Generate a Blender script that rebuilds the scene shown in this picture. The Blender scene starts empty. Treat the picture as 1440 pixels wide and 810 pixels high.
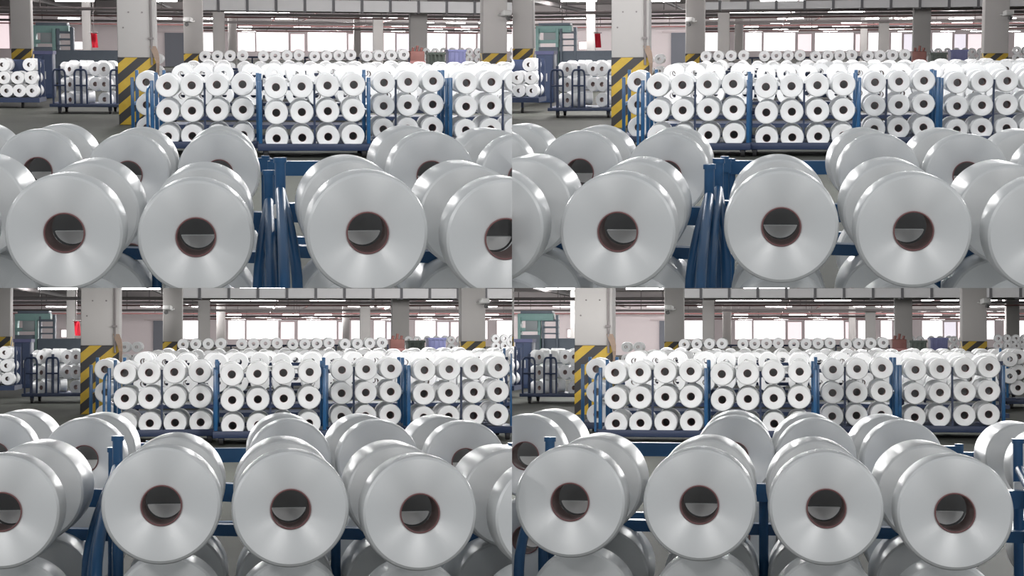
import bpy, bmesh, math, random
from mathutils import Matrix, Vector
random.seed(7)
PI = math.pi
SC = bpy.context.scene
COL = SC.collection

# ------------------------------------------------------------------ camera, world, exposure
F = 2400.0                       # focal length in pixels of the 1440 x 810 frame
EYE = 1.08                       # camera height above the lower floor
TILT = math.atan(67.0 / F)
cam_d = bpy.data.cameras.new('camera'); cam_d.sensor_width = 36.0; cam_d.lens = 36.0 * F / 1440.0
cam_d.clip_start = 0.05; cam_d.clip_end = 400
cam = bpy.data.objects.new('camera', cam_d); COL.objects.link(cam)
cam.location = (0, 0, EYE); cam.rotation_euler = (PI / 2 + TILT, 0, 0)
SC.camera = cam
CAMP = Vector((0, 0, EYE)); CAMR = Matrix.Rotation(PI / 2 + TILT, 3, 'X')
CAMUP = CAMR @ Vector((0, 1, 0))

wld = bpy.data.worlds.new('hall_light'); SC.world = wld; wld.use_nodes = True
bgn = wld.node_tree.nodes['Background']
bgn.inputs[0].default_value = (0.93, 0.97, 1.0, 1); bgn.inputs[1].default_value = 0.42
SC.view_settings.view_transform = 'Standard'; SC.view_settings.look = 'None'
SC.view_settings.exposure = 0.0; SC.view_settings.gamma = 1.0; SC.view_settings.use_curve_mapping = False

# ------------------------------------------------------------------ materials
def nodemat(name, rgb, rough=0.6, metal=0.0, spec=0.5, noise=0.0, nscale=8.0, bump=0.0):
    m = bpy.data.materials.new(name); m.use_nodes = True
    nt = m.node_tree; p = nt.nodes['Principled BSDF']
    p.inputs['Base Color'].default_value = (*rgb, 1); p.inputs['Roughness'].default_value = rough
    p.inputs['Metallic'].default_value = metal; p.inputs['Specular IOR Level'].default_value = spec
    if noise > 0 or bump > 0:
        tc = nt.nodes.new('ShaderNodeTexCoord'); nz = nt.nodes.new('ShaderNodeTexNoise')
        nz.inputs['Scale'].default_value = nscale; nz.inputs['Detail'].default_value = 5
        nt.links.new(tc.outputs['Object'], nz.inputs['Vector'])
        if noise > 0:
            mx = nt.nodes.new('ShaderNodeMixRGB'); mx.blend_type = 'MIX'
            mx.inputs[1].default_value = (*[c * (1 - noise) for c in rgb], 1)
            mx.inputs[2].default_value = (*[min(1, c * (1 + noise)) for c in rgb], 1)
            nt.links.new(nz.outputs['Fac'], mx.inputs[0]); nt.links.new(mx.outputs[0], p.inputs['Base Color'])
        if bump > 0:
            b = nt.nodes.new('ShaderNodeBump'); b.inputs['Strength'].default_value = bump; b.inputs['Distance'].default_value = 0.01
            nt.links.new(nz.outputs['Fac'], b.inputs['Height']); nt.links.new(b.outputs[0], p.inputs['Normal'])
    return m

def emit(name, rgb, s):
    m = bpy.data.materials.new(name); m.use_nodes = True
    p = m.node_tree.nodes['Principled BSDF']
    p.inputs['Base Color'].default_value = (0.8, 0.8, 0.8, 1)
    p.inputs['Emission Color'].default_value = (*rgb, 1); p.inputs['Emission Strength'].default_value = s
    return m

def yarn_material():
    # wound filament: the threads run round the axis, so the gloss spreads along the radius
    m = nodemat('white_filament_yarn', (0.84, 0.85, 0.85), 0.39, 0.37)
    nt = m.node_tree; p = nt.nodes['Principled BSDF']
    tc = nt.nodes.new('ShaderNodeTexCoord'); sx = nt.nodes.new('ShaderNodeSeparateXYZ')
    nt.links.new(tc.outputs['Object'], sx.inputs[0])
    ng = nt.nodes.new('ShaderNodeMath'); ng.operation = 'MULTIPLY'; ng.inputs[1].default_value = -1
    nt.links.new(sx.outputs['X'], ng.inputs[0])
    cb = nt.nodes.new('ShaderNodeCombineXYZ')
    nt.links.new(sx.outputs['Z'], cb.inputs['X']); nt.links.new(ng.outputs[0], cb.inputs['Z'])
    vt = nt.nodes.new('ShaderNodeVectorTransform'); vt.vector_type = 'VECTOR'; vt.convert_from = 'OBJECT'; vt.convert_to = 'WORLD'
    nt.links.new(cb.outputs[0], vt.inputs[0])
    ge = nt.nodes.new('ShaderNodeNewGeometry'); cr = nt.nodes.new('ShaderNodeVectorMath'); cr.operation = 'CROSS_PRODUCT'
    nt.links.new(ge.outputs['Normal'], cr.inputs[0]); nt.links.new(vt.outputs[0], cr.inputs[1])
    nm = nt.nodes.new('ShaderNodeVectorMath'); nm.operation = 'NORMALIZE'
    nt.links.new(cr.outputs[0], nm.inputs[0]); nt.links.new(nm.outputs[0], p.inputs['Tangent'])
    p.inputs['Anisotropic'].default_value = 0.85
    return m

def stripe_material():
    m = nodemat('hazard_stripe_paint', (0.4, 0.28, 0.03), 0.6)
    nt = m.node_tree; p = nt.nodes['Principled BSDF']
    tc = nt.nodes.new('ShaderNodeTexCoord'); sx = nt.nodes.new('ShaderNodeSeparateXYZ')
    nt.links.new(tc.outputs['Object'], sx.inputs[0])
    def mth(op, a, b=None):
        n = nt.nodes.new('ShaderNodeMath'); n.operation = op
        for i, v in enumerate((a, b)):
            if v is None: continue
            if isinstance(v, (int, float)): n.inputs[i].default_value = v
            else: nt.links.new(v, n.inputs[i])
        return n.outputs[0]
    s = mth('SUBTRACT', sx.outputs['Z'], mth('MULTIPLY', mth('ADD', sx.outputs['X'], mth('MULTIPLY', sx.outputs['Y'], 0.8)), 0.85))
    fr = mth('FRACT', mth('MULTIPLY', mth('ADD', s, 10.03), 3.55))
    st = mth('GREATER_THAN', fr, 0.5)
    nz = nt.nodes.new('ShaderNodeTexNoise'); nz.inputs['Scale'].default_value = 9; nt.links.new(tc.outputs['Object'], nz.inputs['Vector'])
    y = nt.nodes.new('ShaderNodeMixRGB'); y.inputs[1].default_value = (0.42, 0.27, 0.02, 1); y.inputs[2].default_value = (0.58, 0.40, 0.05, 1)
    nt.links.new(nz.outputs['Fac'], y.inputs[0])
    mx = nt.nodes.new('ShaderNodeMixRGB'); mx.inputs[1].default_value = (0.035, 0.034, 0.036, 1)
    nt.links.new(y.outputs[0], mx.inputs[2]); nt.links.new(st, mx.inputs[0]); nt.links.new(mx.outputs[0], p.inputs['Base Color'])
    return m

M = dict(
    yarn=yarn_material(),
    yarn_far=nodemat('white_yarn', (0.82, 0.83, 0.84), 0.45, 0.1),
    tube=nodemat('maroon_paper_tube', (0.22, 0.15, 0.14), 0.65, noise=0.15, nscale=40),
    tube_edge=nodemat('pink_tube_edge', (0.25, 0.12, 0.12), 0.6),
    blue=nodemat('blue_enamel', (0.018, 0.10, 0.24), 0.32, noise=0.12, nscale=14),
    navy=nodemat('navy_enamel', (0.02, 0.035, 0.085), 0.5, noise=0.15, nscale=9),
    peg=nodemat('galvanised_peg', (0.85, 0.85, 0.84), 0.5, noise=0.06, nscale=30),
    dark_grey=nodemat('hole_shade_and_lens', (0.12, 0.12, 0.12), 0.6),  # shade inside the bobbin holes given as colour; also the camera lens
    rubber=nodemat('black_rubber', (0.02, 0.02, 0.022), 0.7),
    steel=nodemat('bare_steel', (0.45, 0.46, 0.47), 0.35, 0.8),
    floor=nodemat('grey_green_floor_paint', (0.085, 0.09, 0.08), 0.7, 0.0, 0.08, noise=0.16, nscale=0.9, bump=0.05),
    column=nodemat('column_emulsion', (0.47, 0.455, 0.445), 0.8, noise=0.05, nscale=2.5),
    stripe=stripe_material(),
    ceiling=nodemat('grey_ceiling', (0.52, 0.47, 0.475), 0.85, noise=0.1, nscale=1.5),
    beam=nodemat('concrete_beam', (0.46, 0.425, 0.425), 0.85, noise=0.08, nscale=2),
    duct=nodemat('galvanised_duct', (0.60, 0.60, 0.61), 0.5, 0.0, noise=0.08, nscale=2),
    flange=nodemat('duct_flange', (0.12, 0.12, 0.13), 0.6),
    pipe=nodemat('grey_pipe', (0.22, 0.20, 0.20), 0.6),
    redpipe=nodemat('red_sprinkler_pipe', (0.33, 0.16, 0.155), 0.5),
    wall=nodemat('pale_wall', (0.74, 0.67, 0.68), 0.85, noise=0.04, nscale=1.2),
    frame=nodemat('window_frame_paint', (0.60, 0.52, 0.53), 0.6),
    lamp=emit('lit_fluorescent_tube', (1.0, 0.97, 0.96), 9.0),
    housing=nodemat('lamp_housing', (0.6, 0.6, 0.6), 0.5),
    pane=emit('daylit_pane', (1.0, 0.965, 0.975), 1.5),
    panepink=emit('daylit_pink_blind', (1.0, 0.80, 0.83), 0.78),
    panelav=emit('daylit_lavender_blind', (0.86, 0.80, 0.92), 0.72),
    teal=nodemat('teal_machine_paint', (0.30, 0.50, 0.48), 0.5, noise=0.1),
    slate=nodemat('slate_machine_paint', (0.16, 0.20, 0.25), 0.5, noise=0.1),
    palepanel=nodemat('pale_panel', (0.38, 0.42, 0.44), 0.5),
    cabinet=nodemat('blue_cabinet_paint', (0.03, 0.055, 0.13), 0.5, noise=0.08),
    red=nodemat('red_cloth', (0.75, 0.01, 0.035), 0.7),
    brick=nodemat('red_machine_paint', (0.17, 0.065, 0.055), 0.6, noise=0.2),
    green=nodemat('green_crate_plastic', (0.055, 0.07, 0.06), 0.6),
    crate=nodemat('blue_crate_plastic', (0.12, 0.13, 0.26), 0.6),
    kraft=nodemat('brown_card', (0.30, 0.22, 0.17), 0.8, noise=0.15, nscale=12),
    white=nodemat('white_plastic', (0.65, 0.65, 0.64), 0.45),
    door=nodemat('grey_blue_door', (0.16, 0.17, 0.20), 0.6),
)

# ------------------------------------------------------------------ four bays of the hall
YZERO = 0.115 * F / 83.0         # distance at which a bobbin face (radius 0.115 m) spans 83 px
UPX = 0.115 / 83.0               # metres per pixel there
FLOOR_Z = -EYE
SHIFT = [(1.0, 146), (1.45, 102), (5.1, 30), (7, 25.8), (8.1, 20), (9, 16.5), (10.5, 15.2), (12, 14.7), (18, 10.7), (26, 8.3), (48, 7)]
def shift(q):
    if q <= SHIFT[0][0]: return SHIFT[0][1]
    for (a, sa), (b, sb) in zip(SHIFT, SHIFT[1:]):
        if q <= b: return sa + (sb - sa) * (q - a) / (b - a)
    return SHIFT[-1][1]

class Bay:
    """One bay: its own room axes (X right, Y along the hall, Z up) at the shared eye point."""
    def __init__(s, name, n, ox, oy):
        s.name, s.n, s.ox, s.oy = name, n, ox, oy
        s.left = ox == 0; s.top = oy == 0
        d = CAMR @ Vector(((ox + 360 - 720) / F, -(oy + 67 - 405) / F, -1))
        s.u = d.normalized()
        x0 = s.u.cross(Vector((0, 0, 1))).normalized(); z0 = x0.cross(s.u)
        def axes(roll):
            s.x = x0 * math.cos(roll) + z0 * math.sin(roll); s.z = s.x.cross(s.u)
            s.R = Matrix((s.x, s.u, s.z)).transposed()
        axes(0.0)
        p0, px, pz = s.proj((0, 1, 0)), s.proj((0.01, 1, 0)), s.proj((0, 1, 0.01))
        ex = math.atan2(-(px[1] - p0[1]), px[0] - p0[0]); ez = math.atan2(-(pz[0] - p0[0]), -(pz[1] - p0[1]))
        axes(-(ex * 0.6 + ez * 0.4))
        s.W = Matrix.Translation(CAMP) @ s.R.to_4x4()
        sx = -1 if s.left else 1; sz = 1 if s.top else -1
        s.planes = [(CAMP, Vector((sx, 0, 0))), (CAMP, CAMUP * sz)]     # keep the positive side
    def proj(s, p):
        c = CAMR.transposed() @ (s.R @ Vector(p))
        return 720 + F * c.x / -c.z - s.ox, 405 - F * c.y / -c.z - s.oy
    def ray(s, x, y):
        d = s.R.transposed() @ (CAMR @ Vector(((x + s.ox - 720) / F, -(y + s.oy - 405) / F, -1)))
        return d / d.y
    def gain(s, x, y):
        d = s.ray(x, y); e = 1e-3
        p0 = s.proj(d); p1 = s.proj(d + Vector((e, 0, 0))); p2 = s.proj(d + Vector((0, 0, e)))
        j = (p1[0] - p0[0]) * (p2[1] - p0[1]) - (p1[1] - p0[1]) * (p2[0] - p0[0])
        return math.sqrt(abs(j)) / e / F
    def depth(s, x, y, q): return q * YZERO * s.gain(x, y)
    def at(s, x, y, q, Y=None):
        """room point seen at bay pixel x, y, at size ratio q (or room depth Y)"""
        return s.ray(x, y) * (s.depth(x, y, q) if Y is None else Y)
    def far(s, x, y, q, Y=None):
        return s.at(x - s.n * shift(q), y, q, Y)

BAYS = [Bay('upper left frame', 0, 0, 0), Bay('upper right frame', 1, 720, 0),
        Bay('lower left frame', 2, 0, 405), Bay('lower right frame', 3, 720, 405)]

# ------------------------------------------------------------------ mesh helpers
def mesh(name, vs, fs, mat, smooth=None, fmats=None):
    me = bpy.data.meshes.new(name); me.from_pydata([tuple(v) for v in vs], [], fs)
    for m in (mat if isinstance(mat, (list, tuple)) else [mat]): me.materials.append(m)
    if fmats: me.polygons.foreach_set('material_index', fmats)
    if smooth is not None:
        me.polygons.foreach_set('use_smooth', [True] * len(fs)); me.set_sharp_from_angle(angle=math.radians(smooth))
    me.update(); return me

def lathe(prof, n):
    """profile of (radius, y) revolved round the Y axis; closed ring profile"""
    vs, fs = [], []
    k = len(prof)
    for i in range(n):
        a = 2 * PI * i / n
        for r, y in prof: vs.append((r * math.sin(a), y, r * math.cos(a)))
    for i in range(n):
        j = (i + 1) % n
        for b in range(k):
            c = (b + 1) % k
            fs.append((i * k + b, i * k + c, j * k + c, j * k + b))
    return vs, fs

def boxvf(x0, x1, y0, y1, z0, z1):
    return ([(x0, y0, z0), (x1, y0, z0), (x1, y1, z0), (x0, y1, z0), (x0, y0, z1), (x1, y0, z1), (x1, y1, z1), (x0, y1, z1)],
            [(0, 3, 2, 1), (4, 5, 6, 7), (0, 1, 5, 4), (1, 2, 6, 5), (2, 3, 7, 6), (3, 0, 4, 7)])

def box(name, b, mat, bevel=0.0):
    vs, fs = boxvf(*b)
    me = mesh(name, vs, fs, mat)
    if bevel > 0:
        bm = bmesh.new(); bm.from_mesh(me)
        bmesh.ops.bevel(bm, geom=bm.edges[:], offset=bevel, segments=2, profile=0.5, affect='EDGES')
        bm.to_mesh(me); bm.free(); me.polygons.foreach_set('use_smooth', [True] * len(me.polygons)); me.set_sharp_from_angle(angle=math.radians(50))
    return me

def tubevf(pts, r, n=10):
    pts = [Vector(p) for p in pts]; vs, fs = [], []
    ref = None
    for i, p in enumerate(pts):
        t = ((pts[min(i + 1, len(pts) - 1)] - p).normalized() + (p - pts[max(i - 1, 0)]).normalized()).normalized()
        a = t.cross(Vector((1, 0, 0)) if abs(t.x) < 0.8 else Vector((0, 1, 0))).normalized() if ref is None else (ref - t * ref.dot(t)).normalized()
        ref = a; b = t.cross(a)
        for k in range(n):
            g = 2 * PI * k / n
            vs.append(p + (a * math.cos(g) + b * math.sin(g)) * r)
    for i in range(len(pts) - 1):
        for k in range(n):
            fs.append((i * n + k, i * n + (k + 1) % n, (i + 1) * n + (k + 1) % n, (i + 1) * n + k))
    fs.append(tuple(range(n - 1, -1, -1))); fs.append(tuple(range((len(pts) - 1) * n, len(pts) * n)))
    return vs, fs
def tube(name, pts, r, mat, n=10):
    vs, fs = tubevf(pts, r, n); return mesh(name, vs, fs, mat, 40)
def arc(p, c, q, k=6):
    p, c, q = Vector(p), Vector(c), Vector(q)
    return [p * (1 - t) ** 2 + c * 2 * t * (1 - t) + q * t * t for t in [i / k for i in range(k + 1)]]

# ------------------------------------------------------------------ objects in a bay, cut where the bay ends
MADE = []                        # (object, bay, clip?)
def thing(bay, name, label, cat, group=None, m=None, kind=None):
    o = bpy.data.objects.new(name, None); COL.objects.link(o); o.empty_display_size = 0.05
    o.matrix_basis = bay.W @ (m or Matrix())
    o['label'] = label; o['category'] = cat
    if group: o['group'] = group
    if kind: o['kind'] = kind
    return o
def part(bay, name, me, parent, m=None):
    o = bpy.data.objects.new(name, me); COL.objects.link(o); o.parent = parent
    if m: o.matrix_basis = m
    MADE.append((o, bay)); return o
def solo(bay, name, me, label, cat, group=None, m=None, kind=None):
    o = bpy.data.objects.new(name, me); COL.objects.link(o); o.matrix_basis = bay.W @ (m or Matrix())
    o['label'] = label
    if kind: o['kind'] = kind
    if kind != 'structure' : o['category'] = cat
    if group: o['group'] = group
    MADE.append((o, bay)); return o
def world_of(o):
    w = o.matrix_basis.copy()
    while o.parent: o = o.parent; w = o.matrix_basis @ w
    return w

def cut(bm, planes):
    """keep what lies on the positive side of each plane and close the cut"""
    for co, no in planes:
        if not bm.verts: break
        r = bmesh.ops.bisect_plane(bm, geom=bm.verts[:] + bm.edges[:] + bm.faces[:], dist=1e-6, plane_co=co, plane_no=no, clear_inner=True)
        ed = [e for e in r['geom_cut'] if isinstance(e, bmesh.types.BMEdge)]
        if ed:
            try: bmesh.ops.triangle_fill(bm, use_beauty=True, use_dissolve=False, edges=ed, normal=-no)
            except Exception: pass

def side(coords, planes):
    out = 1
    for co, no in planes:
        ds = [(c - co).dot(no) for c in coords]
        if max(ds) <= 1e-4: return -1
        if min(ds) < -1e-4: out = 0
    return out

# ------------------------------------------------------------------ bobbins
LEN_FRONT = 0.125                # short front bobbin and long rear bobbin on the near pegs
LEN_REAR = 0.27
LEN = 0.205                      # winding length
STEP = 0.52                     # spacing of the two bobbins on one peg
def yarn_profile(LEN): return [(0.0398, 0.0015), (0.043, 0.0), (0.1075, 0.0), (0.1125, 0.0035), (0.1150, 0.011), (0.1160, LEN * 0.5), (0.1150, LEN - 0.011), (0.1125, LEN - 0.0035), (0.1075, LEN), (0.043, LEN), (0.0398, LEN - 0.0015)]
def tube_profile(LEN): return [(0.0398, -0.002), (0.0385, -0.0035), (0.0372, -0.0025), (0.0366, 0.004), (0.0366, LEN - 0.004), (0.0385, LEN + 0.003), (0.0398, LEN + 0.002)]
def bobbin_meshes(n, L, mat='yarn'):
    v, f = lathe(yarn_profile(L), n); ym = mesh('yarn_winding', v, f, M[mat], 28)
    v, f = lathe(tube_profile(L), n)
    k = len(tube_profile(L)); fm = [1 if (i % k) in (0, 1, 2, 6) else 0 for i in range(len(f))]
    return ym, mesh('paper_tube', v, f, [M['tube'], M['tube_edge']], 40, fm)
BIG_FRONT = bobbin_meshes(72, LEN_FRONT)
BIG_REAR = bobbin_meshes(72, LEN_REAR)
SMALL = bobbin_meshes(28, LEN, 'yarn_far')
lv, lf = lathe([(0.038, 0.0), (0.109, 0.0), (0.115, 0.010), (0.115, LEN - 0.01), (0.109, LEN), (0.038, LEN)], 20)
LOWV = [Vector(v) for v in lv]; LOWF = lf; LOWM = [1 if (i % 6) == 5 else 0 for i in range(len(lf))]

def aim(p, axis, roll=0.0):
    y = Vector(axis).normalized(); x = y.cross(Vector((0, 0, 1))).normalized(); z = x.cross(y)
    r = Matrix((x, y, z)).transposed()
    return Matrix.Translation(Vector(p)) @ (r @ Matrix.Rotation(roll, 3, 'Y')).to_4x4()

def bobbin(bay, m, label, group, shape):
    w = bay.W @ m
    pts = [w @ Vector((x, y, z)) for x in (-.12, .12) for y in (0, LEN) for z in (-.12, .12)]
    if side(pts, bay.planes) < 0: return None
    px = [bay.proj(m @ Vector((x, y, z))) for x in (-.115, .115) for y in (0, LEN) for z in (-.115, .115)]
    if max(p[0] for p in px) < -120 or min(p[0] for p in px) > 900 or min(p[1] for p in px) > 409: return None
    t = thing(bay, 'yarn_bobbin', label, 'bobbin', group, m)
    part(bay, 'yarn_winding', shape[0], t); part(bay, 'paper_tube', shape[1], t)
    return t

MASS_V, MASS_F, MASS_M = [], [], []
def mass_bobbin(bay, m, thin=1.0):
    m = m @ Matrix.Diagonal((1, thin, 1, 1))
    px = [bay.proj(m @ Vector((x, y, z))) for x in (-.115, .115) for y in (0, LEN) for z in (-.115, .115)]
    if max(p[0] for p in px) < -60 or min(p[0] for p in px) > 780: return
    w = bay.W @ m
    vs = [w @ v for v in LOWV]
    s = side(vs, bay.planes)
    if s < 0: return
    if s > 0:
        b = len(MASS_V); MASS_V.extend(vs); MASS_F.extend([tuple(i + b for i in f) for f in LOWF]); MASS_M.extend(LOWM); return
    me = bpy.data.meshes.new('tmp'); me.from_pydata(vs, [], LOWF); me.polygons.foreach_set('material_index', LOWM)
    bm = bmesh.new(); bm.from_mesh(me); cut(bm, bay.planes); bm.verts.index_update()
    b = len(MASS_V); MASS_V.extend([v.co.copy() for v in bm.verts])
    for f in bm.faces: MASS_F.append(tuple(v.index + b for v in f.verts)); MASS_M.append(f.material_index)
    bm.free(); bpy.data.meshes.remove(me)

ORD = ['first', 'second', 'third', 'fourth', 'fifth', 'sixth']
ORD8 = ORD + ['seventh', 'eighth', 'ninth', 'tenth']

# ------------------------------------------------------------------ the hall shell of each bay
def struct(bay, name, me, label, m=None):
    return solo(bay, name, me, label, '', None, m, 'structure')

def shell(bay):
    struct(bay, 'floor', box('floor', (-30, 32, 1.8, 172, FLOOR_Z - 0.06, FLOOR_Z), M['floor']), f'grey-green painted factory floor, {bay.name}')
    struct(bay, 'ceiling', box('ceiling', (-30, 34, 26, 172, 2.15, 2.3), M['ceiling']), f'grey factory ceiling behind pipes and lamps, {bay.name}')
    for k, q in enumerate((16, 20, 24, 29, 34, 40)):
        Y = q * YZERO
        b = struct(bay, f'trim_{k + 1}', box('ceiling_beam', (-30, 34, Y, Y + 0.9, 1.72, 2.15), M['beam']), f'{ORD[k]} concrete ceiling beam across the hall, {bay.name}')
    # partition wall on one side, window wall at the end of the hall
    qp = 28; Yp = bay.far(200, 67, qp).y
    xl = bay.far(-40, 67, qp, Yp).x; xr = bay.far(262, 67, qp, Yp).x
    struct(bay, 'wall_left', box('partition', (xl - 8, xr, Yp, Yp + 0.3, FLOOR_Z, 2.15), M['wall']), f'pale partition wall beyond the striped column, {bay.name}')
    x0 = bay.far(232, 67, qp, Yp).x; x1 = bay.far(259, 67, qp, Yp).x
    z1 = bay.far(240, 46, qp, Yp).z
    d = thing(bay, 'door_1', f'grey-blue sliding door in the pale partition, {bay.name}', 'door', kind='structure')
    part(bay, 'door_leaf', box('door_leaf', (x0, x1, Yp - 0.12, Yp - 0.02, FLOOR_Z, z1), M['door']), d)
    part(bay, 'door_rail', box('door_rail', (x0 - 0.5, x1 + 0.1, Yp - 0.16, Yp - 0.01, z1, z1 + 0.09), M['frame']), d)
    for k, (a, b, t, u) in enumerate(((-2, 12, 18, 68), (103, 116, 59, 69), (104, 111, 73, 77))):
        A = bay.far(a, u, qp, Yp); B = bay.far(b, t, qp, Yp)
        w = thing(bay, f'window_{k + 1}', f'{["tall daylit", "small bright", "tiny bright"][k]} window in the pale partition, {bay.name}', 'window', kind='structure')
        part(bay, 'window_pane', box('pane', (A.x, B.x, Yp - 0.05, Yp - 0.03, A.z, B.z), M['panepink' if k == 0 else 'pane']), w)
        part(bay, 'window_frame', box('frame', (A.x - .08, B.x + .08, Yp - 0.03, Yp - 0.005, A.z - .08, B.z + .08), M['frame']), w)
    qw = 48; Yw = bay.far(480, 67, qw).y
    xl = bay.far(150, 67, qw, Yw).x
    struct(bay, 'wall_back', box('wall_back', (xl, xl + 62, Yw, Yw + 0.3, FLOOR_Z, 2.15), M['wall']), f'end wall filled with bright windows, {bay.name}')
    wins = [(262, 300, 'pane'), (334, 359, 'pane'), (360, 406, 'pane'), (408, 429, 'panepink'), (432, 488, 'pane'), (489, 499, 'panepink'), (507, 525, 'pane'), (539, 556, 'pane'), (557, 578, 'panelav'),
            (597, 627, 'pane'), (628, 646, 'panelav'), (647, 670, 'panepink'), (671, 700, 'pane'), (712, 742, 'pane'), (743, 768, 'panepink'), (772, 800, 'pane')]
    for k, (a, b, mt) in enumerate(wins):
        A = bay.far(a, 72, qw, Yw); B = bay.far(b, 46 if mt == 'pane' else 48, qw, Yw)
        w = thing(bay, f'window_{k + 4}', f'{dict(pane="bright white", panepink="pink-blinded", panelav="lavender-blinded")[mt]} end-wall window, {["first", "second", "third", "fourth", "fifth", "sixth", "seventh", "eighth", "ninth", "tenth", "eleventh", "twelfth", "thirteenth", "fourteenth", "fifteenth", "sixteenth"][k]} along the wall, {bay.name}', 'window', kind='structure')
        part(bay, 'window_pane', box('pane', (A.x + .06, B.x - .06, Yw - 0.06, Yw - 0.04, A.z, B.z), M[mt]), w)
        part(bay, 'window_frame', box('frame', (A.x - .03, B.x + .03, Yw - 0.04, Yw - 0.002, A.z - .08, B.z + .08), M['frame']), w)

COLS = [(192, 7.0, 53, 81, 'near'), (272, 12, 27, 75.5, 'second'), (308, 18, 16.5, 0, 'third'), (327, 26, 12, 0, 'fourth'),
        (696, 10.8, 34, 75, 'stout'), (589, 15, 24, 0, 'grey'), (532, 23, 14, 0, 'slim'), (502.5, 32, 9.5, 0, 'slimmest'), (30, 11, 28, 68.5, 'shaded'), (122, 17, 12, 0, 'narrow'), (735, 20, 18, 0, 'outer')]
def columns(bay):
    for x, q, w, st, word in COLS:
        Y = bay.far(x, 67, q).y
        if word == 'outer' and bay.n < 3: continue
        p = bay.far(x, 67, q, Y); hw = w * q * UPX * 0.5
        m = Matrix.Translation((p.x, Y + hw, FLOOR_Z))
        lab = f'{word} square concrete column ' + ('with yellow and black hazard stripes' if st else 'far down the hall') + f', {bay.name}'
        t = thing(bay, 'concrete_column', lab, 'column', 'columns of the hall', m)
        zs = (bay.far(x, st, q, Y).z - FLOOR_Z) if st else 0.0
        part(bay, 'shaft', box('shaft', (-hw, hw, -hw, hw, zs, 3.3), M['column'], 0.012), t)
        if st: part(bay, 'striped_band', box('striped_band', (-hw - 0.003, hw + 0.003, -hw - 0.003, hw + 0.003, 0, zs), M['stripe'], 0.008), t)
        if word == 'near':
            for dx, dz in ((-0.10, .62), (0.085, .62), (-.175, .41)):
                zz = zs + dz
                part(bay, 'bolt', tube('bolt', [(dx, -hw - 0.012, zz), (dx, -hw + 0.01, zz)], 0.012, M['pipe'], 8), t)
            c = thing(bay, 'conduit_pipe', f'dark conduit pipe running down the near striped column, {bay.name}', 'pipe', None, m)
            part(bay, 'pipe', tube('pipe', [(hw * 0.78, -hw - 0.02, 3.2), (hw * 0.80, -hw - 0.02, zs - 0.1)], 0.016, M['pipe'], 8), c)
            for zz in (zs + .25, zs + .9): part(bay, 'bracket', box('bracket', (hw * .78 - .035, hw * .78 + .035, -hw - .04, -hw, zz, zz + .03), M['pipe']), c)
            solo(bay, 'card_strip', mesh('card_strip', *card(hw), M['kraft']), f'crumpled brown card strip hung on the near column, {bay.name}', 'card', None, m @ Matrix.Translation((hw * 0.86, -hw - 0.05, zs)))
        if word in ('second', 'stout'):
            cx = p.x + (-0.02 if word == 'second' else 0.12)
            cz = bay.far(x, 31 if word == 'second' else 22, q, Y).z
            k = thing(bay, 'security_camera', f'small security camera mounted on the {word} striped column, {bay.name}', 'camera', None, Matrix.Translation((cx, Y, cz)))
            sg = -1 if word == 'second' else 1
            part(bay, 'bracket', tube('bracket', [(sg * -.05, 0, .02), (sg * -.04, -0.06, .02), (0, -0.14, 0.0)], 0.018, M['white'], 8), k)
            part(bay, 'housing', box('housing', (-0.10, 0.10, -0.26, -0.12, -0.055, 0.055), M['white'], 0.02), k, Matrix.Rotation(sg * 0.5, 4, 'Z') @ Matrix.Rotation(-0.25, 4, 'X'))
            part(bay, 'lens', tube('lens', [(sg * .1, -.26, -.05), (sg * .13, -.30, -.065)], 0.045, M['dark_grey'], 12), k)
def card(hw):
    vs, fs = [], []
    for i in range(9):
        t = i / 8; x = 0.03 * math.sin(t * 5) + 0.10 * t; w = 0.03 + 0.014 * math.sin(t * 7 + 1); z = 0.16 - 0.62 * t; y = 0.02 * math.cos(t * 9)
        for dx, dy in ((-w, 0), (w, 0.01), (w, 0.035), (-w, 0.03)): vs.append((x + dx, y + dy, z))
    for i in range(8):
        for k in range(4): fs.append((i * 4 + k, i * 4 + (k + 1) % 4, i * 4 + 4 + (k + 1) % 4, i * 4 + 4 + k))
    fs += [(3, 2, 1, 0), (32, 33, 34, 35)]
    return vs, fs

# ------------------------------------------------------------------ services under the ceiling
LAMP_H = box('housing', (-0.62, 0.62, -0.035, 0.035, 0.02, 0.06), M['housing'])
LAMP_T = mesh('lit_tube', *tubevf([(-0.6, 0, 0), (0.6, 0, 0)], 0.034, 8), M['lamp'], 40)
LAMP_C = tube('hanger', [(0, 0, 0.06), (0, 0, 0.55)], 0.006, M['pipe'], 6)
NLAMP = {}
def lamp(bay, p, light=0.0, sx=1.0, exempt=False, hang=True, word=None):
    NLAMP[bay.name] = NLAMP.get(bay.name, 0) + 1
    t = thing(bay, 'tube_lamp', word or f'lit fluorescent tube lamp hung under the ceiling, {bay.name}', 'lamp', f'ceiling lamps, {bay.name}', Matrix.Translation(p) @ Matrix.Diagonal((sx, 1, 1, 1)))
    ob = []
    for nm, me in (('housing', LAMP_H), ('lit_tube', LAMP_T)) + ((('hanger', LAMP_C),) if hang else ()):
        o = bpy.data.objects.new(nm, me); COL.objects.link(o); o.parent = t; ob.append(o)
        if not exempt: MADE.append((o, bay))
    if light > 0:
        l = bpy.data.lights.new('tube_light', 'POINT'); l.shadow_soft_size = 0.2; l.energy = light; l.color = (1.0, 0.98, 0.97)
        lo = bpy.data.objects.new('tube_light', l); COL.objects.link(lo); lo.parent = t; lo.location = (0, 0, -0.25)

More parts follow.
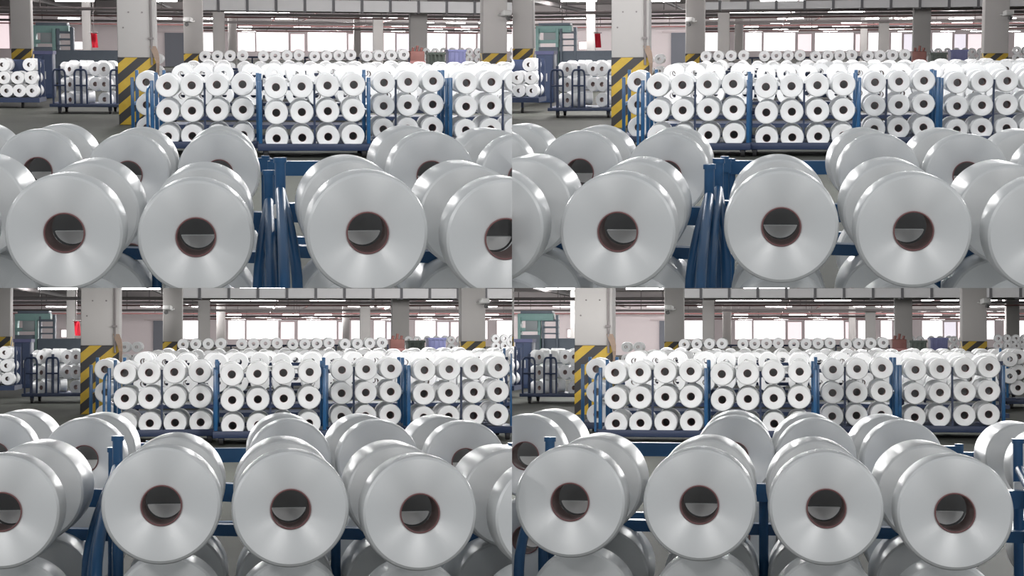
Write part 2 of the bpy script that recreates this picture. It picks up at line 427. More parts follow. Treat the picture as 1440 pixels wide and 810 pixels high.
def services(bay):
    # big square duct across the hall, in flanged lengths
    qd = 14.0; Yd = bay.far(480, 8, qd).y
    a = bay.far(266, 14, qd, Yd); top = bay.far(480, 0.5, qd, Yd)
    t = thing(bay, 'ventilation_duct', f'long galvanised ventilation duct crossing under the ceiling, {bay.name}', 'duct', None, Matrix.Translation((a.x, Yd, a.z)))
    h = top.z - a.z; seg = 40.3 * qd * UPX
    sm = box('duct_length', (0.02, seg - 0.02, 0, 0.8, 0, h), M['duct']); fm = box('flange', (-0.035, 0.035, -0.03, 0.83, -0.03, h + 0.03), M['flange'])
    for k in range(16):
        part(bay, 'duct_length', sm, t, Matrix.Translation((k * seg, 0, 0))); part(bay, 'flange', fm, t, Matrix.Translation((k * seg, 0, 0)))
    # pipes across and along the hall
    for k, (y, q, mt, r) in enumerate(((15.0, 16, 'pipe', .05), (24.6, 20, 'redpipe', .03), (31.5, 23, 'pipe', .05), (36, 27, 'redpipe', .035), (40, 31, 'pipe', .06), (43.5, 36, 'redpipe', .04), (20.5, 19, 'pipe', .05))):
        Y = bay.far(360, y, q).y; p = bay.far(360, y, q, Y)
        g = thing(bay, 'pipe_run', f'{"red" if mt == "redpipe" else "grey"} pipe run across the hall, {ORD[k] if k < 6 else "seventh"} of the series, {bay.name}', 'pipe', 'ceiling pipes', Matrix.Translation((0, Y, p.z)))
        part(bay, 'pipe', tube('pipe', [(-20, 0, 0), (24, 0, 0)], r, M[mt], 8), g)
        hm = tube('hanger', [(0, 0, 0), (0, 0, 2.15 - p.z)], .018, M['pipe'], 6)
        for j in range(9): part(bay, 'hanger', hm, g, Matrix.Translation((-14 + j * 3.7 + k * 0.45, 0, 0)))
    for k, (X, z, mt, r) in enumerate(((-3.4, 1.55, 'pipe', .06), (0.9, 1.42, 'redpipe', .04), (2.6, 1.5, 'redpipe', .035), (6.6, 1.4, 'redpipe', .04), (-7.2, 1.5, 'pipe', .08))):
        g = thing(bay, 'pipe_run', f'{"red" if mt == "redpipe" else "grey"} pipe run along the hall, {ORD[k]} from the partition side, {bay.name}', 'pipe', 'ceiling pipes', Matrix.Translation((X, 0, z)))
        part(bay, 'pipe', tube('pipe', [(0, 52, 0), (0, 156 if X > 0 else 90, 0)], r, M[mt], 8), g)
    # visible tube lamps, rows across the hall
    rows = [(16.3, [(105, 1.0), (222, 1.0), (393, 1.2)], 0.8), (21.4, [(340, 1.2), (383, 1.2), (480, 1.25), (631, 1.25), (690, 1), (740, 1)], 16.8), (26.0, [(97, .9), (228, .8), (296, .6), (400, 1.1), (524, 1.1), (560, .8), (640, 1), (700, 1)], 25.8),
            (31.6, [(134, 1), (294, .6), (385, 1), (485, 1), (603, .6), (641, 1), (686, 1), (720, 1)], 32.2), (36.5, [(135, .6), (345, .8), (425, 1), (470, 1), (562, 1), (615, 1), (660, 1), (705, 1)], 37.4),
            (41, [(226, .9), (343, 1), (385, 1), (450, 1), (475, 1), (548, 1), (612, 1), (650, 1), (695, 1)], 41), (45, [(222, 1), (350, 1), (400, 1), (455, 1), (560, 1), (620, 1), (662, 1), (712, 1)], 44)]
    for r, (q, xs, y) in enumerate(rows):
        Y = bay.far(360, y, q).y
        for k, (x, sx) in enumerate(xs):
            p = bay.far(x, y, q, Y)
            lamp(bay, p, (190, 190, 200, 200, 190, 170, 170)[r], sx, word=f'lit tube lamp, {ORD8[k]} along the {ORD8[r]} ceiling row, {bay.name}')

# ------------------------------------------------------------------ carts
CASTER_W = mesh('wheel', *tubevf([(-0.02, 0, 0), (0.02, 0, 0)], 0.05, 14), M['rubber'], 40)
CASTER_F = box('fork', (-0.028, 0.028, -0.03, 0.03, 0.0, 0.075), M['navy'], 0.004)
def segment_peg(y0, y1, r, top):
    a0 = math.asin(-top / r); n = 14
    prof = [(-r * math.cos(a0 + (PI - 2 * a0) * i / n), -r * math.sin(a0 + (PI - 2 * a0) * i / n)) for i in range(n + 1)]
    vs = [(x, y0, z) for x, z in prof] + [(x, y1, z) for x, z in prof]; k = len(prof)
    fs = [tuple(range(k)), tuple(range(2 * k - 1, k - 1, -1))] + [(i, k + i, k + (i + 1) % k, (i + 1) % k) for i in range(k)]
    return mesh('peg', vs, fs, M['peg'])
def peg_meshes(L, end):
    return (segment_peg(L + 0.03, L + 0.05, 0.0364, -0.010), mesh('hole_shade', *tubevf([(0, L + 0.05, 0), (0, L + 0.07, 0)], 0.044, 24), M['dark_grey'], 40),  # dark disc closes the hole in place of the tube's inner shade
            mesh('peg_rod', *tubevf([(0, L + 0.07, 0), (0, end, 0)], 0.016, 10), M['steel'], 40))
PEG, HOLE_SHADE, ROD = peg_meshes(LEN_FRONT, STEP + LEN_REAR + 0.08)
_, HOLE_SHADE_FAR, ROD_FAR = peg_meshes(LEN, STEP + LEN + 0.08)

NEAR = {
    0: dict(L=dict(A=[(-95, 321), (90.5, 327.5), (275.5, 333.5)], qa=83 / 83, B=[(-74, 240), (53, 241), (180, 246), (308, 244)]),
            R=dict(A=[(517, 327.6), (711, 336)], qa=83 / 85.5, B=[(607, 247), (735, 250)])),
    1: dict(L=dict(A=[(-35, 320), (148.7, 326)], qa=83 / 81.5, B=[(-29, 240), (95, 243), (218, 246)]),
            R=dict(A=[(378.7, 319), (564.7, 325), (752, 331), (940, 337)], qa=83 / 82.5, B=[(516, 246), (640, 247), (765, 249)])),
    2: dict(L=dict(A=[(-180, 309), (2, 315)], qa=83 / 83, B=[(-8, 237), (118, 241)]),
            R=dict(A=[(227, 306), (408.8, 311), (590.6, 316.8), (775, 323)], qa=83 / 82, B=[(408, 243), (532, 244), (655, 245)])),
    3: dict(L=dict(A=[], qa=83 / 81, B=[(-104, 233), (18, 236)]),
            R=dict(A=[(81.6, 301), (263.5, 305), (442, 310), (623, 316.4)], qa=83 / 80.5, B=[(313, 236), (428, 240), (550, 243)]),
            E=dict(A=[], qa=83 / 80, B=[(757, 253)])),
}
def near(bay):
    for key, c in NEAR[bay.n].items():
        word = {'L': 'left', 'R': 'right', 'E': 'edge'}[key]
        qa = c['qa']; qb = qa * 83 / 59
        vp = (350 - 3 * bay.n, 116)
        ref = c['A'] or [(c['B'][0][0], 310)]
        YA = bay.depth(sum(p[0] for p in ref) / len(ref), 320, qa)
        YB = bay.depth(sum(p[0] for p in c['B']) / len(c['B']), 245, qb)
        axA = bay.ray(*vp); axB = bay.ray(335 - 3 * bay.n, 118)
        A = [bay.at(x, y, qa, YA) for x, y in c['A']]
        B = [bay.at(x, y, qb, YB) for x, y in c['B']]
        cart = []
        for bank, P, ax, pitch, rec in (('', A, axA, 0.236, 0.18), (' back bank', B, axB, 0.232, 0.0)):
            for i, p in enumerate(P):
                for row in range(2):
                    o = Vector((0.004 * row, rec * row, -pitch * row))
                    m = aim(p + o, ax, random.uniform(0, 6.28))
                    tier = 'lower' if row else 'upper'
                    for d in range(2):
                        if row == 1 and d == 1 and bank: continue
                        where = f'{ORD[i]} in {tier} tier of' if not bank else f'{ORD[i]} in back bank {tier} tier,'
                        bobbin(bay, m @ Matrix.Translation((0, STEP * d, 0)), f'{"rear" if d else "front"} white yarn bobbin, {where} {word} near cart, {bay.name}',
                               'yarn bobbins on the near carts', BIG_REAR if d else BIG_FRONT)
                    cart.append(m @ Matrix.Rotation(0, 4, 'Y'))
        near_cart(bay, key, word, A, B, YA, YB, axA, axB)

def near_cart(bay, key, word, A, B, YA, YB, axA, axB):
    t = thing(bay, 'bobbin_cart', f'blue steel bobbin cart with bent end tubes, {word} near cart, {bay.name}', 'cart', 'blue bobbin carts')
    blue = M['blue']
    YRA = YA + STEP + LEN_REAR + 0.06; YRB = YB + STEP + LEN_REAR + 0.2
    za = (sum(p.z for p in A) / len(A) if A else bay.at(700, 300, 1, YA).z) - 0.047
    zb = sum(p.z for p in B) / len(B) - 0.045
    for P, ax, pitch, rec in ((A, axA, 0.236, 0.18), (B, axB, 0.232, 0.0)):
        for p in P:
            for row in range(2):
                m = aim(p + Vector((0.004 * row, rec * row, -pitch * row)), ax)
                part(bay, 'peg', PEG, t, m); part(bay, 'hole_shade', HOLE_SHADE, t, m); part(bay, 'peg_rod', ROD, t, m)
    sl = 0.0
    if len(A) > 1: sl = (A[-1].z - A[0].z) / (A[-1].x - A[0].x)
    # extent of the cart along X
    pit = 0.258
    if key == 'L':
        xr = (A[-1].x if A else B[-1].x + 0.02) + 0.15; xl = xr - 1.25
        if bay.n == 3: xr = bay.at(-40, 300, 1.3, YRA).x; xl = xr - 1.2
    elif key == 'R': xl = A[0].x - 0.15; xr = xl + 4 * pit + 0.16
    else: xl = bay.at(712, 300, 1.2, YRA).x; xr = xl + 1.2
    # slanting top rails follow the bank
    def rail(name, x0, x1, Y, z, s, h, zref):
        vs, fs = boxvf(x0, x1, Y - 0.02, Y + 0.02, -h / 2, h / 2)
        vs = [(x, y, zz + z + s * (x - zref)) for x, y, zz in vs]
        part(bay, name, mesh(name, vs, fs, blue), t)
    xm = sum(p.x for p in A) / len(A) if A else (xl + xr) / 2
    rail('top_rail', xl, xr, YRA, za, sl, 0.044, xm)
    rail('lower_rail', xl, xr, YRA + 0.03, za - 0.095, sl, 0.028, xm)
    rail('lower_rail', xl, xr, YRA + 0.13, za - 0.26, sl, 0.03, xm)
    rail('rear_rail', xl - (0.02 if key == 'R' else 0), xr + (0.02 if key == 'L' else 0), YRB, zb, 0, 0.046, xm)
    rail('rear_rail', xl, xr, YRB + 0.01, zb - 0.235, 0, 0.03, xm)
    zf = FLOOR_Z + 0.13
    for xx in (xl, xr):
        sg = 1 if xx == xl else -1
        zz = za + sl * (xx - xm)
        part(bay, 'end_post', tube('end_post', [(xx, YRA, zf), (xx, YRA, zz + 0.115)], 0.0125, blue, 12), t)
        part(bay, 'post_cap', tube('post_cap', [(xx, YRA, zz + 0.115), (xx, YRA, zz + 0.127)], 0.0155, blue, 12), t)
        part(bay, 'rail_cap', box('rail_cap', (xx - 0.016, xx + 0.012, YRA - 0.045, YRA - 0.022, zz - 0.012, zz + 0.02), M['peg'], 0.003), t)
        part(bay, 'end_post', tube('end_post', [(xx, YRB, zf), (xx, YRB, zb + 0.03)], 0.0145, blue, 12), t)
        for dx, dy in ((0.0, -0.55), (sg * 0.03, -0.36)):
            pts = [(xx + dx, YRA + dy, zf), (xx + dx, YRA + dy, zz - 0.20)] + arc((xx + dx, YRA + dy, zz - 0.14), (xx + dx, YRA + dy, zz - 0.05), (xx, YRA - 0.03, zz + 0.05))
            part(bay, 'bent_tube', tube('bent_tube', pts, 0.012, blue, 12), t)
        part(bay, 'base_beam', tube('base_beam', [(xx, YRA - 0.88, zf), (xx, YRB + 0.05, zf)], 0.022, M['navy'], 8), t)
        for yy in (YRA - 0.7, YRB):
            w = part(bay, 'caster', CASTER_F, t, Matrix.Translation((xx, yy, FLOOR_Z + 0.05)))
            part(bay, 'wheel', CASTER_W, w, Matrix.Translation((0, 0, 0.0)))
    for yy in (YRA - 0.88, YRA, YRB): part(bay, 'base_beam', tube('base_beam', [(xl, yy, zf), (xr, yy, zf)], 0.022, M['navy'], 8), t)
    mids = [(A[1].x + A[2].x) / 2] if len(A) > 2 else ([A[-1].x + pit * 0.5] if (key == 'R' and A) else [])
    for xx in mids: part(bay, 'middle_post', tube('middle_post', [(xx, YRA, zf), (xx, YRA, za + sl * (xx - xm))], 0.0125, blue, 10), t)

# far carts: (q, top row pixels in the first frame, y of the rows, number of posts)
FARC = [
    (5.55, [(205.5, 115.5)], 32.0), (5.1, [(235, 120.6), (269.5, 120), (305, 119.2), (341, 118.6)], 35.6),
    (5.05, [(388, 122.6), (424, 121.6), (460.5, 120.3), (497.5, 119.2)], 36.0),
    (5.3, [(540, 116.2), (574, 115.2), (609, 114)], 32.8), (5.3, [(656, 116.6), (691, 115.3), (726, 114.2), (760, 112.8)], 33.2),
    (7.5, [(782, 98), (806, 97.6)], 22)]
WORDC = ['striped-column', 'first', 'second', 'third', 'fourth', 'outermost']
def far_carts(bay):
    for ci, (q, tops, dy) in enumerate(FARC):
        xm = sum(p[0] for p in tops) / len(tops)
        if xm - bay.n * shift(q) > 800: continue
        Y = bay.far(xm, 150, q).y
        cols = []
        for i, (x, y) in enumerate(tops):
            xs = x - bay.n * shift(q)
            col = []
            for r in range(3):
                p = bay.at(xs + r * (0.9 if x < 480 else -0.8) * (0.6), y + dy * r - bay.n * 0.5, q, Y)
                m = aim(p, (0.02, 1, -0.03), random.uniform(0, 6.28))
                row = ['top', 'middle', 'bottom'][r]
                bobbin(bay, m, f'small white yarn bobbin, {ORD[i]} from left, {row} row of {WORDC[ci]} far cart, {bay.name}', 'yarn bobbins on the far carts', SMALL)
                mass_bobbin(bay, aim(p + Vector((random.uniform(-.012, .012), STEP, 0.008)), (0.02, 1, -0.03)))
                col.append(p)
            cols.append(col)
        if not (-260 < xm - bay.n * shift(q) < 900): continue
        t = thing(bay, 'bobbin_cart', f'blue steel cart of small bobbins, {WORDC[ci]} far cart, {bay.name}', 'cart', 'blue bobbin carts')
        x0 = cols[0][0].x - 0.155; x1 = cols[-1][0].x + 0.15; zt = cols[0][0].z; zb = cols[0][2].z
        yr = Y + STEP + LEN + 0.10; zf = FLOOR_Z + 0.12
        for xx in (x0, x1):
            part(bay, 'end_post', box('end_post', (xx - 0.018, xx + 0.018, Y + 0.06, Y + 0.10, zf, zt + 0.05), M['blue'], 0.004), t)
            part(bay, 'end_post', box('end_post', (xx - 0.018, xx + 0.018, yr, yr + 0.04, zf, zt + 0.12), M['blue'], 0.004), t)
            part(bay, 'side_rail', box('side_rail', (xx - 0.014, xx + 0.014, Y + .1, yr, zt - .26, zt - .23), M['blue']), t)
        if len(cols) > 2:
            xx = (cols[1][0].x + cols[2][0].x) / 2 if len(cols) == 4 else (cols[0][0].x + cols[1][0].x) / 2
            part(bay, 'middle_post', box('middle_post', (xx - 0.010, xx + 0.010, Y + 0.05, Y + 0.08, zf, zt + 0.03), M['navy']), t)
        for r in range(3):
            z = cols[0][r].z
            part(bay, 'cross_rail', box('cross_rail', (x0, x1, yr, yr + 0.03, z - .05, z - 0.01), M['navy']), t)
            for col in cols: part(bay, 'hole_shade', HOLE_SHADE_FAR, t, aim(col[r], (0.02, 1, -0.03))); part(bay, 'peg_rod', ROD_FAR, t, aim(col[r], (0.02, 1, -0.03)))
        part(bay, 'deck', box('deck', (x0 - .03, x1 + .03, Y - 0.02, yr + 0.10, zf - 0.05, zf + 0.02), M['navy'], 0.006), t)
        if ci == 1:
            pts = arc((x0 - .04, Y - .05, zf), (x0 - .05, Y - .05, zt + .02), (x0 - .04, Y + .1, zt + .04), 8)
            part(bay, 'bent_tube', tube('bent_tube', [(x0 - .04, Y - .04, zf), (x0 - .04, Y - .04, zt - .12)] + arc((x0 - .04, Y - .04, zt - .1), (x0 - .04, Y - .04, zt - .02), (x0 - .02, Y + .08, zt - .01)), 0.013, M['blue'], 8), t)
        for xx in (x0 + .05, x1 - .05):
            for yy in (Y + .04, yr):
                w = part(bay, 'caster', CASTER_F, t, Matrix.Translation((xx, yy, FLOOR_Z + 0.05)))
                part(bay, 'wheel', CASTER_W, w)
    # rows of packed carts behind: only their upper bobbins show
    for q, z0, x0 in ((6.15, -0.315, 226), (6.9, -0.325, 232), (7.7, -0.335, 240), (8.6, -0.33, 250)):
        Y = bay.far(480, 95, q).y; a = bay.far(x0, 95, q, Y).x; b = bay.far(745, 95, q, Y).x
        row_cart(bay, a, b + 0.3, Y, z0, f'long navy cart of packed bobbins, {ORD[[6.15, 6.9, 7.7, 8.6].index(q)]} row behind the far carts, {bay.name}')
        x = a; k = 0
        while x < b:
            x += 0.25 + (0.11 if k % 4 == 3 else 0) + random.uniform(-.01, .01); k += 1
            for r in range(2):
                dz = random.uniform(-.012, .012)
                mass_bobbin(bay, aim((x, Y + random.uniform(-.04, .04), z0 - 0.25 * r + dz), (random.uniform(-.03, .03), 1, -0.02)))
                mass_bobbin(bay, aim((x, Y + STEP, z0 - 0.25 * r + dz), (0, 1, -0.02)))
    # distant row in groups of four
    Y = bay.far(430, 79, 10.4).y
    row_cart(bay, bay.far(278, 79, 10.4, Y).x, bay.far(580, 79, 10.4, Y).x, Y, bay.far(430, 78.5, 10.4, Y).z, f'long navy cart below the distant row of bobbins, {bay.name}')
    for x0, x1, y0, y1 in ((288, 341, 79.3, 78), (370.5, 420.5, 78.8, 77.6), (442.5, 493.5, 79.2, 77.4), (516, 568, 78.8, 77), (205, 222, 83, 83)):
        q = 10.4 if x0 > 210 else 11.5; Y = bay.far(430, 79, q).y; n = 4 if x0 > 210 else 2
        for i in range(n):
            for r in range(2):
                p = bay.far(x0 + (x1 - x0) * i / (n - 1), y0 + (y1 - y0) * i / (n - 1) + 17 * r, q, Y)
                mass_bobbin(bay, aim(p, (0, 1, 0))); mass_bobbin(bay, aim(p + Vector((0, STEP, 0)), (0, 1, 0)))
    # far clusters beyond the red machine and at the end of the aisle
    for x0, y0, n, rr, q in ((600, 73, 2, 2, 15), (624, 72, 3, 1, 17), (660, 73, 2, 2, 15), (724, 71, 4, 3, 14), (745, 76, 3, 2, 14)):
        for i in range(n):
            for r in range(rr):
                p = bay.far(x0 + i * 12.5, y0 + r * 10.5, q); mass_bobbin(bay, aim(p, (0, 1, 0)))

def row_cart(bay, a, b, Y, zt, label):
    t = thing(bay, 'bobbin_cart', label, 'cart', 'blue bobbin carts')
    yr = Y + STEP + LEN + 0.05; zf = FLOOR_Z + 0.16; n = max(2, round((b - a) / 1.11))
    part(bay, 'deck', box('deck', (a, b, Y, yr + .04, zf - .05, zf), M['navy']), t)
    pm = box('post', (-.015, .015, -.02, .02, 0, zt - 0.02 - zf), M['navy'])
    for i in range(n + 1): part(bay, 'post', pm, t, Matrix.Translation((a + (b - a) * i / n, yr, zf)))
    for r in range(2): part(bay, 'cross_rail', box('cross_rail', (a, b, yr - .02, yr + .02, zt - .25 * r - .06, zt - .25 * r - .02), M['navy']), t)
    for xx in (a + .1, b - .1):
        w = part(bay, 'caster', CASTER_F, t, Matrix.Translation((xx, Y + .3, FLOOR_Z + 0.05))); part(bay, 'wheel', CASTER_W, w)

def side_carts(bay):
    # cart standing obliquely beyond the striped column, and the one at the edge of the view
    q = 8.2; Y = bay.far(120, 125, q).y
    if bay.n <= 3:
        t = thing(bay, 'bobbin_cart', f'blue cart standing obliquely with hooped end frames, {bay.name}', 'cart', 'blue bobbin carts')
        zt = bay.far(120, 97, q, Y).z
        P0 = bay.far(86, 97, q, Y)
        for i in range(5):
            for r in range(3):
                if r == 2 and i == 3: continue
                x = bay.far((90, 101, 112, 132, 146)[i], 97, q, Y).x
                tilt = (2.2, 1.6, 1.3, .45, .4)[i]
                m = aim((x, Y + 0.15 * (i % 2), zt - 0.245 * r), (math.sin(tilt), math.cos(tilt), -0.03)); mass_bobbin(bay, m, 0.55)
                m = aim((x + .06, Y + .55 + 0.15 * (i % 2), zt - 0.245 * r + .02), (math.sin(tilt), math.cos(tilt), -0.03)); mass_bobbin(bay, m, 0.55)
        xl = bay.far(73, 160, q, Y).x; xr = bay.far(170, 160, q, Y).x; zf = FLOOR_Z + 0.16
        part(bay, 'deck', box('deck', (xl, xr, Y - .3, Y + 0.9, zf - .05, zf), M['navy'], 0.006), t)
        for a, b in ((77, 94), (107, 124), (157, 174)):
            xa = bay.far(a, 110, q, Y).x; xb = bay.far(b, 110, q, Y).x; zz = zt - 0.01
            y0 = Y - .26
            pts = [(xa, y0, zf)] + arc((xa, y0, zz - .1), (xa, y0, zz), ((xa * 3 + xb) / 4, y0, zz)) + arc(((xa + xb * 3) / 4, y0, zz), (xb, y0, zz), (xb, y0, zz - .1)) + [(xb, y0, zf)]
            part(bay, 'hoop_frame', tube('hoop_frame', pts, 0.016, M['navy'], 8), t)
            part(bay, 'hoop_bar', tube('hoop_bar', [(xa, y0, zz - .25), (xb, y0, zz - .25)], .013, M['navy'], 8), t)
            xx = (xa + xb) / 2; part(bay, 'end_post', box('end_post', (xx - .02, xx + .02, y0 + .05, y0 + .09, zf, zz + .06), M['navy']), t)
        for xx in (xl + .15, xr - .15):
            for yy in (Y - .2, Y + .8):
                w = part(bay, 'caster', CASTER_F, t, Matrix.Translation((xx, yy, FLOOR_Z + 0.05))); part(bay, 'wheel', CASTER_W, w)
    q = 8.8; Y = bay.far(30, 110, q).y
    t = thing(bay, 'bobbin_cart', f'dark bobbin cart beside the shaded column, {bay.name}', 'cart', 'blue bobbin carts')
    for r, xs in enumerate(((41, 3, -16), (43.5, 24.5, 5, -14), (45, 27, 9, -10))):
        for x in xs:
            p = bay.far(x, 91 + 18.3 * r, q, Y)
            mass_bobbin(bay, aim(p, (0.05, 1, -0.02))); mass_bobbin(bay, aim(p + Vector((0, STEP, 0)), (0.05, 1, -.02)))
    xl = bay.far(-40, 120, q, Y).x; xr = bay.far(56, 120, q, Y).x; zt = bay.far(30, 84, q, Y).z; zb = bay.far(30, 139, q, Y).z
    part(bay, 'deck', box('deck', (xl, xr, Y - .1, Y + 0.9, zb - .06, zb + .02), M['navy']), t)
    part(bay, 'back_panel', box('back_panel', (xl, xr, Y + .7, Y + .74, zb, zt), M['navy']), t)
    for xx in (xl, xr - .06): part(bay, 'end_post', box('end_post', (xx, xx + .04, Y + .3, Y + .34, zb, zt + .02), M['navy']), t)
    for xx in (xl + .3, xr - .3):
        part(bay, 'caster_leg', box('caster_leg', (xx - .02, xx + .02, Y, Y + .04, FLOOR_Z + .03, zb), M['navy']), t)
        part(bay, 'wheel', CASTER_W, t, Matrix.Translation((xx, Y + .02, FLOOR_Z + .05)))

# ------------------------------------------------------------------ machines and odd things down the hall
def rectbox(bay, q, x0, x1, y0, y1, dep, dy=0.0):
    Y = bay.far((x0 + x1) / 2, (y0 + y1) / 2, q).y + dy
    a = bay.far(x0, y1, q, Y); b = bay.far(x1, y0, q, Y)
    return (a.x, b.x, Y, Y + dep, a.z, b.z)
def machines(bay):
    t = thing(bay, 'textile_machine', f'teal framed textile machine with dark tower, {bay.name}', 'machine')
    q = 15
    for nm, r, mt, d in (('beam', (46, 96, 36, 46), 'teal', .5), ('beam', (46, 78, 56, 61), 'teal', .5), ('post', (46, 50, 40, 92), 'teal', .4), ('post', (74, 78, 40, 92), 'teal', .4), ('hood', (50, 94, 32, 36), 'slate', .7),
                         ('pale_panel', (57, 74, 46, 60), 'palepanel', .05), ('tower_post', (80, 83, 40, 92), 'slate', .3), ('tower_post', (99.5, 103, 38, 92), 'slate', .3), ('tower_shelf', (80, 103, 44, 47), 'slate', .4),
                         ('tower_shelf', (80, 103, 54, 56.5), 'slate', .4), ('tower_shelf', (80, 103, 63, 65), 'slate', .4), ('lower_cabinet', (78, 166, 71, 92), 'slate', .8), ('lower_cabinet', (46, 77, 66, 92), 'slate', .6)):
        b = rectbox(bay, q, *r, d, 0.0 if 'panel' not in nm else -.02)
        if 'post' in nm or 'cabinet' in nm: b = b[:4] + (FLOOR_Z, b[5])
        part(bay, nm, box(nm, b, M[mt], 0.01), t)
    t = thing(bay, 'cabinet', f'blue steel cabinet behind the dark cart, {bay.name}', 'cabinet')
    b = rectbox(bay, 10.5, 50, 73, 73, 140, .6); b = b[:4] + (FLOOR_Z, b[5])
    part(bay, 'body', box('body', b, M['cabinet'], .01), t)
    part(bay, 'top_trim', box('top_trim', (b[0] - .02, b[1] + .02, b[2] - .03, b[3], b[5] - .05, b[5] + .02), M['crate']), t)
    xm = (b[0] + b[1]) / 2
    for s in (-1, 1):
        d = part(bay, 'door', box('door', (min(xm + s * .01, xm + s * (b[1] - xm - .02)), max(xm + s * .01, xm + s * (b[1] - xm - .02)), b[2] - .02, b[2], b[4] + .08, b[5] - .08), M['cabinet']), t)
        part(bay, 'handle', box('handle', (xm + s * .04 - .01, xm + s * .04 + .01, b[2] - .05, b[2] - .02, (b[4] + b[5]) / 2 - .08, (b[4] + b[5]) / 2 + .08), M['steel']), d)
    # red banner
    Y = bay.far(132, 57, 16).y; a = bay.far(128, 67, 16, Y); c = bay.far(136, 47, 16, Y)
    vs, fs = [], []
    for i in range(9):
        z = c.z + (a.z - c.z) * i / 8
        for k in range(5):
            vs.append((a.x + (c.x - a.x) * k / 4 + 0.004 * i, Y + 0.03 * math.sin(k * 1.6 + i * .25), z))
    n = len(vs); vs += [(x, y + .012, z) for x, y, z in vs]
    for i in range(8):
        for k in range(4):
            j = i * 5 + k; fs.append((j, j + 5, j + 6, j + 1)); fs.append((n + j, n + j + 1, n + j + 6, n + j + 5))
    t = thing(bay, 'hanging_banner', f'bright red cloth banner hanging beyond the oblique cart, {bay.name}', 'banner')
    part(bay, 'cloth', mesh('cloth', vs, fs, M['red'], 60), t)
    part(bay, 'rod', tube('rod', [(a.x - .05, Y, c.z + .02), (c.x + .05, Y, c.z + .02)], .015, M['pipe'], 8), t)
    part(bay, 'cord', tube('cord', [((a.x + c.x) / 2, Y, c.z + .02), ((a.x + c.x) / 2, Y, 1.8)], .008, M['pipe'], 6), t)
    # red machine, green crate, blue crate beyond the packed carts
    t = thing(bay, 'winding_machine', f'rusty red winding machine beside the grey column, {bay.name}', 'machine')
    b = rectbox(bay, 13, 577, 597, 72, 90, .8); b = b[:4] + (FLOOR_Z, b[5])
    part(bay, 'body', box('body', b, M['brick'], .02), t)
    for k in range(3):
        x = b[0] + (b[1] - b[0]) * (.2 + .3 * k); part(bay, 'spindle', tube('spindle', [(x, b[2] + .2, b[5]), (x + .02, b[2] + .2, b[5] + .09 + .05 * (k == 1))], .035, M['brick'], 8), t)
    for k in range(2): part(bay, 'rail', box('rail', (b[0] - .02, b[1] + .02, b[2] - .03, b[2], b[4] + (b[5] - b[4]) * (.3 + .4 * k), b[4] + (b[5] - b[4]) * (.36 + .4 * k)), M['redpipe']), t)
    def crate(r, q, mt, label):
        t = thing(bay, 'crate', label, 'crate'); b = rectbox(bay, q, *r, .7); b = b[:4] + (FLOOR_Z, b[5]); hx = (b[1] - b[0])
        part(bay, 'body', box('body', b, M[mt], .01), t)
        part(bay, 'rim', box('rim', (b[0] - .02, b[1] + .02, b[2] - .02, b[3] + .02, b[5] - .03, b[5] + .02), M[mt]), t)
        for k in range(4):
            x = b[0] + hx * (k + .5) / 4; part(bay, 'rib', box('rib', (x - .015, x + .015, b[2] - .02, b[2], b[4], b[5] - .03), M[mt]), t)
    crate((603, 626, 75, 90), 12.5, 'green', f'tall dark green crate beyond the packed bobbins, {bay.name}')
    crate((631, 655, 71, 89), 13, 'crate', f'tall pale blue crate beyond the packed bobbins, {bay.name}')

for bay in BAYS:
    shell(bay); columns(bay); services(bay); near(bay); far_carts(bay); side_carts(bay); machines(bay)

me = mesh('packed_bobbins', MASS_V, MASS_F, [M['yarn_far'], M['tube']], 40, MASS_M)
o = bpy.data.objects.new('packed_bobbins', me); COL.objects.link(o)
o['kind'] = 'stuff'; o['label'] = 'mass of small white yarn bobbins packed on the carts behind'; o['category'] = 'bobbins'

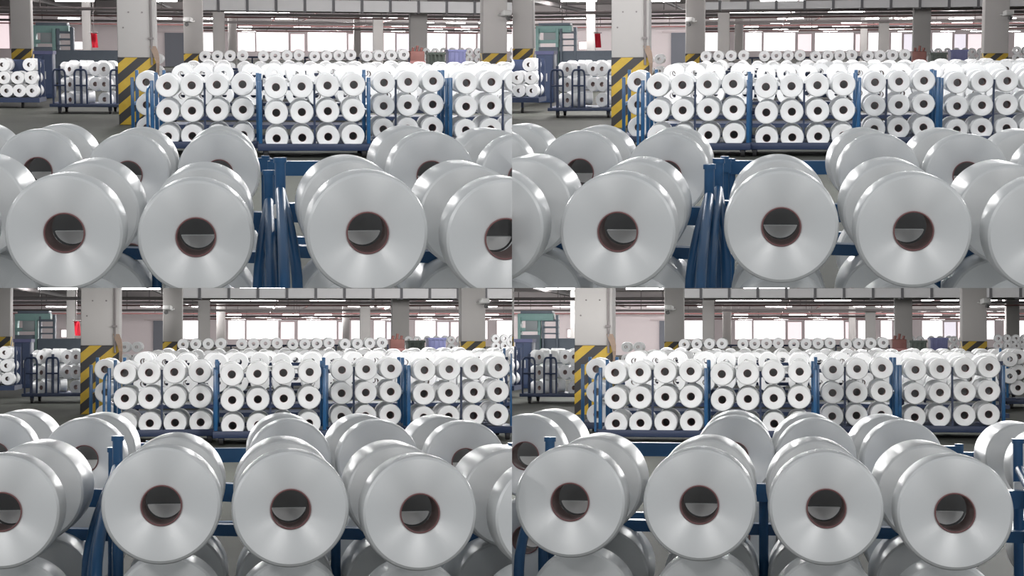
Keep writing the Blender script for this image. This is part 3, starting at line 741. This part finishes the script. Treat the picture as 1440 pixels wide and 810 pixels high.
# ------------------------------------------------------------------ unseen lamps added overhead to brighten the far carts and hall
def overhead_fill(bay, x, Y, z, w, tag_):
    p = Vector((x, Y, z))
    if not bay.top:                                  # stay below the raked floor of the bay above
        up = BAYS[0] if bay.left else BAYS[1]
        g = bay.W @ Vector((x, Y, 0))
        h = (FLOOR_Z - up.z.dot(Vector((g.x, g.y, 0)))) / up.z.z      # height of that floor over the eye
        p.z = min(z, h - 0.2)
    lamp(bay, p, w, 1.0, exempt=True, hang=False, word=f'unseen fill lamp added over the {tag_} aisle, {bay.name}')
for bay in BAYS:
    for r, (Y, w) in enumerate(((12.4, 140), (20, 110), (29, 165), (41, 190))):
        for k, x in enumerate((-5.5, -1.8, 1.9, 5.6) if r < 3 else (-7.5, -3.9, 1.9, 7.6)):
            overhead_fill(bay, x * (0.6 if Y < 10 else 1), Y, 1.5, w, f'{ORD[k]} spot of the {ORD[r]} cart')
# tube lamps of the aisle behind the viewpoint
class Aisle: W = Matrix.Translation(CAMP); name = 'aisle behind the viewpoint'
for k, (x, y) in enumerate(((-3.3, -0.9), (-1.15, -0.9), (1.05, -0.9), (3.2, -0.9))):
    lamp(Aisle, Vector((x, y, 1.35)), 50, 1.0, exempt=True, hang=True, word=f'{ORD[k]} lit tube lamp over the aisle behind the viewpoint')

# ------------------------------------------------------------------ cut every piece where its bay ends
empties = set()
for o, bay in MADE:
    w = world_of(o); me = o.data
    s = side([w @ Vector(c) for c in o.bound_box], bay.planes)
    if s > 0: continue
    if s < 0:
        empties.add(o); continue
    bm = bmesh.new(); bm.from_mesh(me)
    wi = w.inverted()
    cut(bm, [(wi @ co, (w.to_3x3().transposed() @ no).normalized()) for co, no in bay.planes])
    if not bm.faces: empties.add(o); bm.free(); continue
    nm = me.copy(); bm.to_mesh(nm); bm.free(); o.data = nm
for o in empties:
    for ch in list(o.children): 
        if ch not in empties: ch.matrix_basis = o.matrix_basis @ ch.matrix_basis; ch.parent = o.parent
for o in empties: bpy.data.objects.remove(o)
for o in [x for x in COL.objects if x.type == 'EMPTY']:
    if not any(c.type == 'MESH' for c in o.children):
        for c in list(o.children): bpy.data.objects.remove(c)
        bpy.data.objects.remove(o)
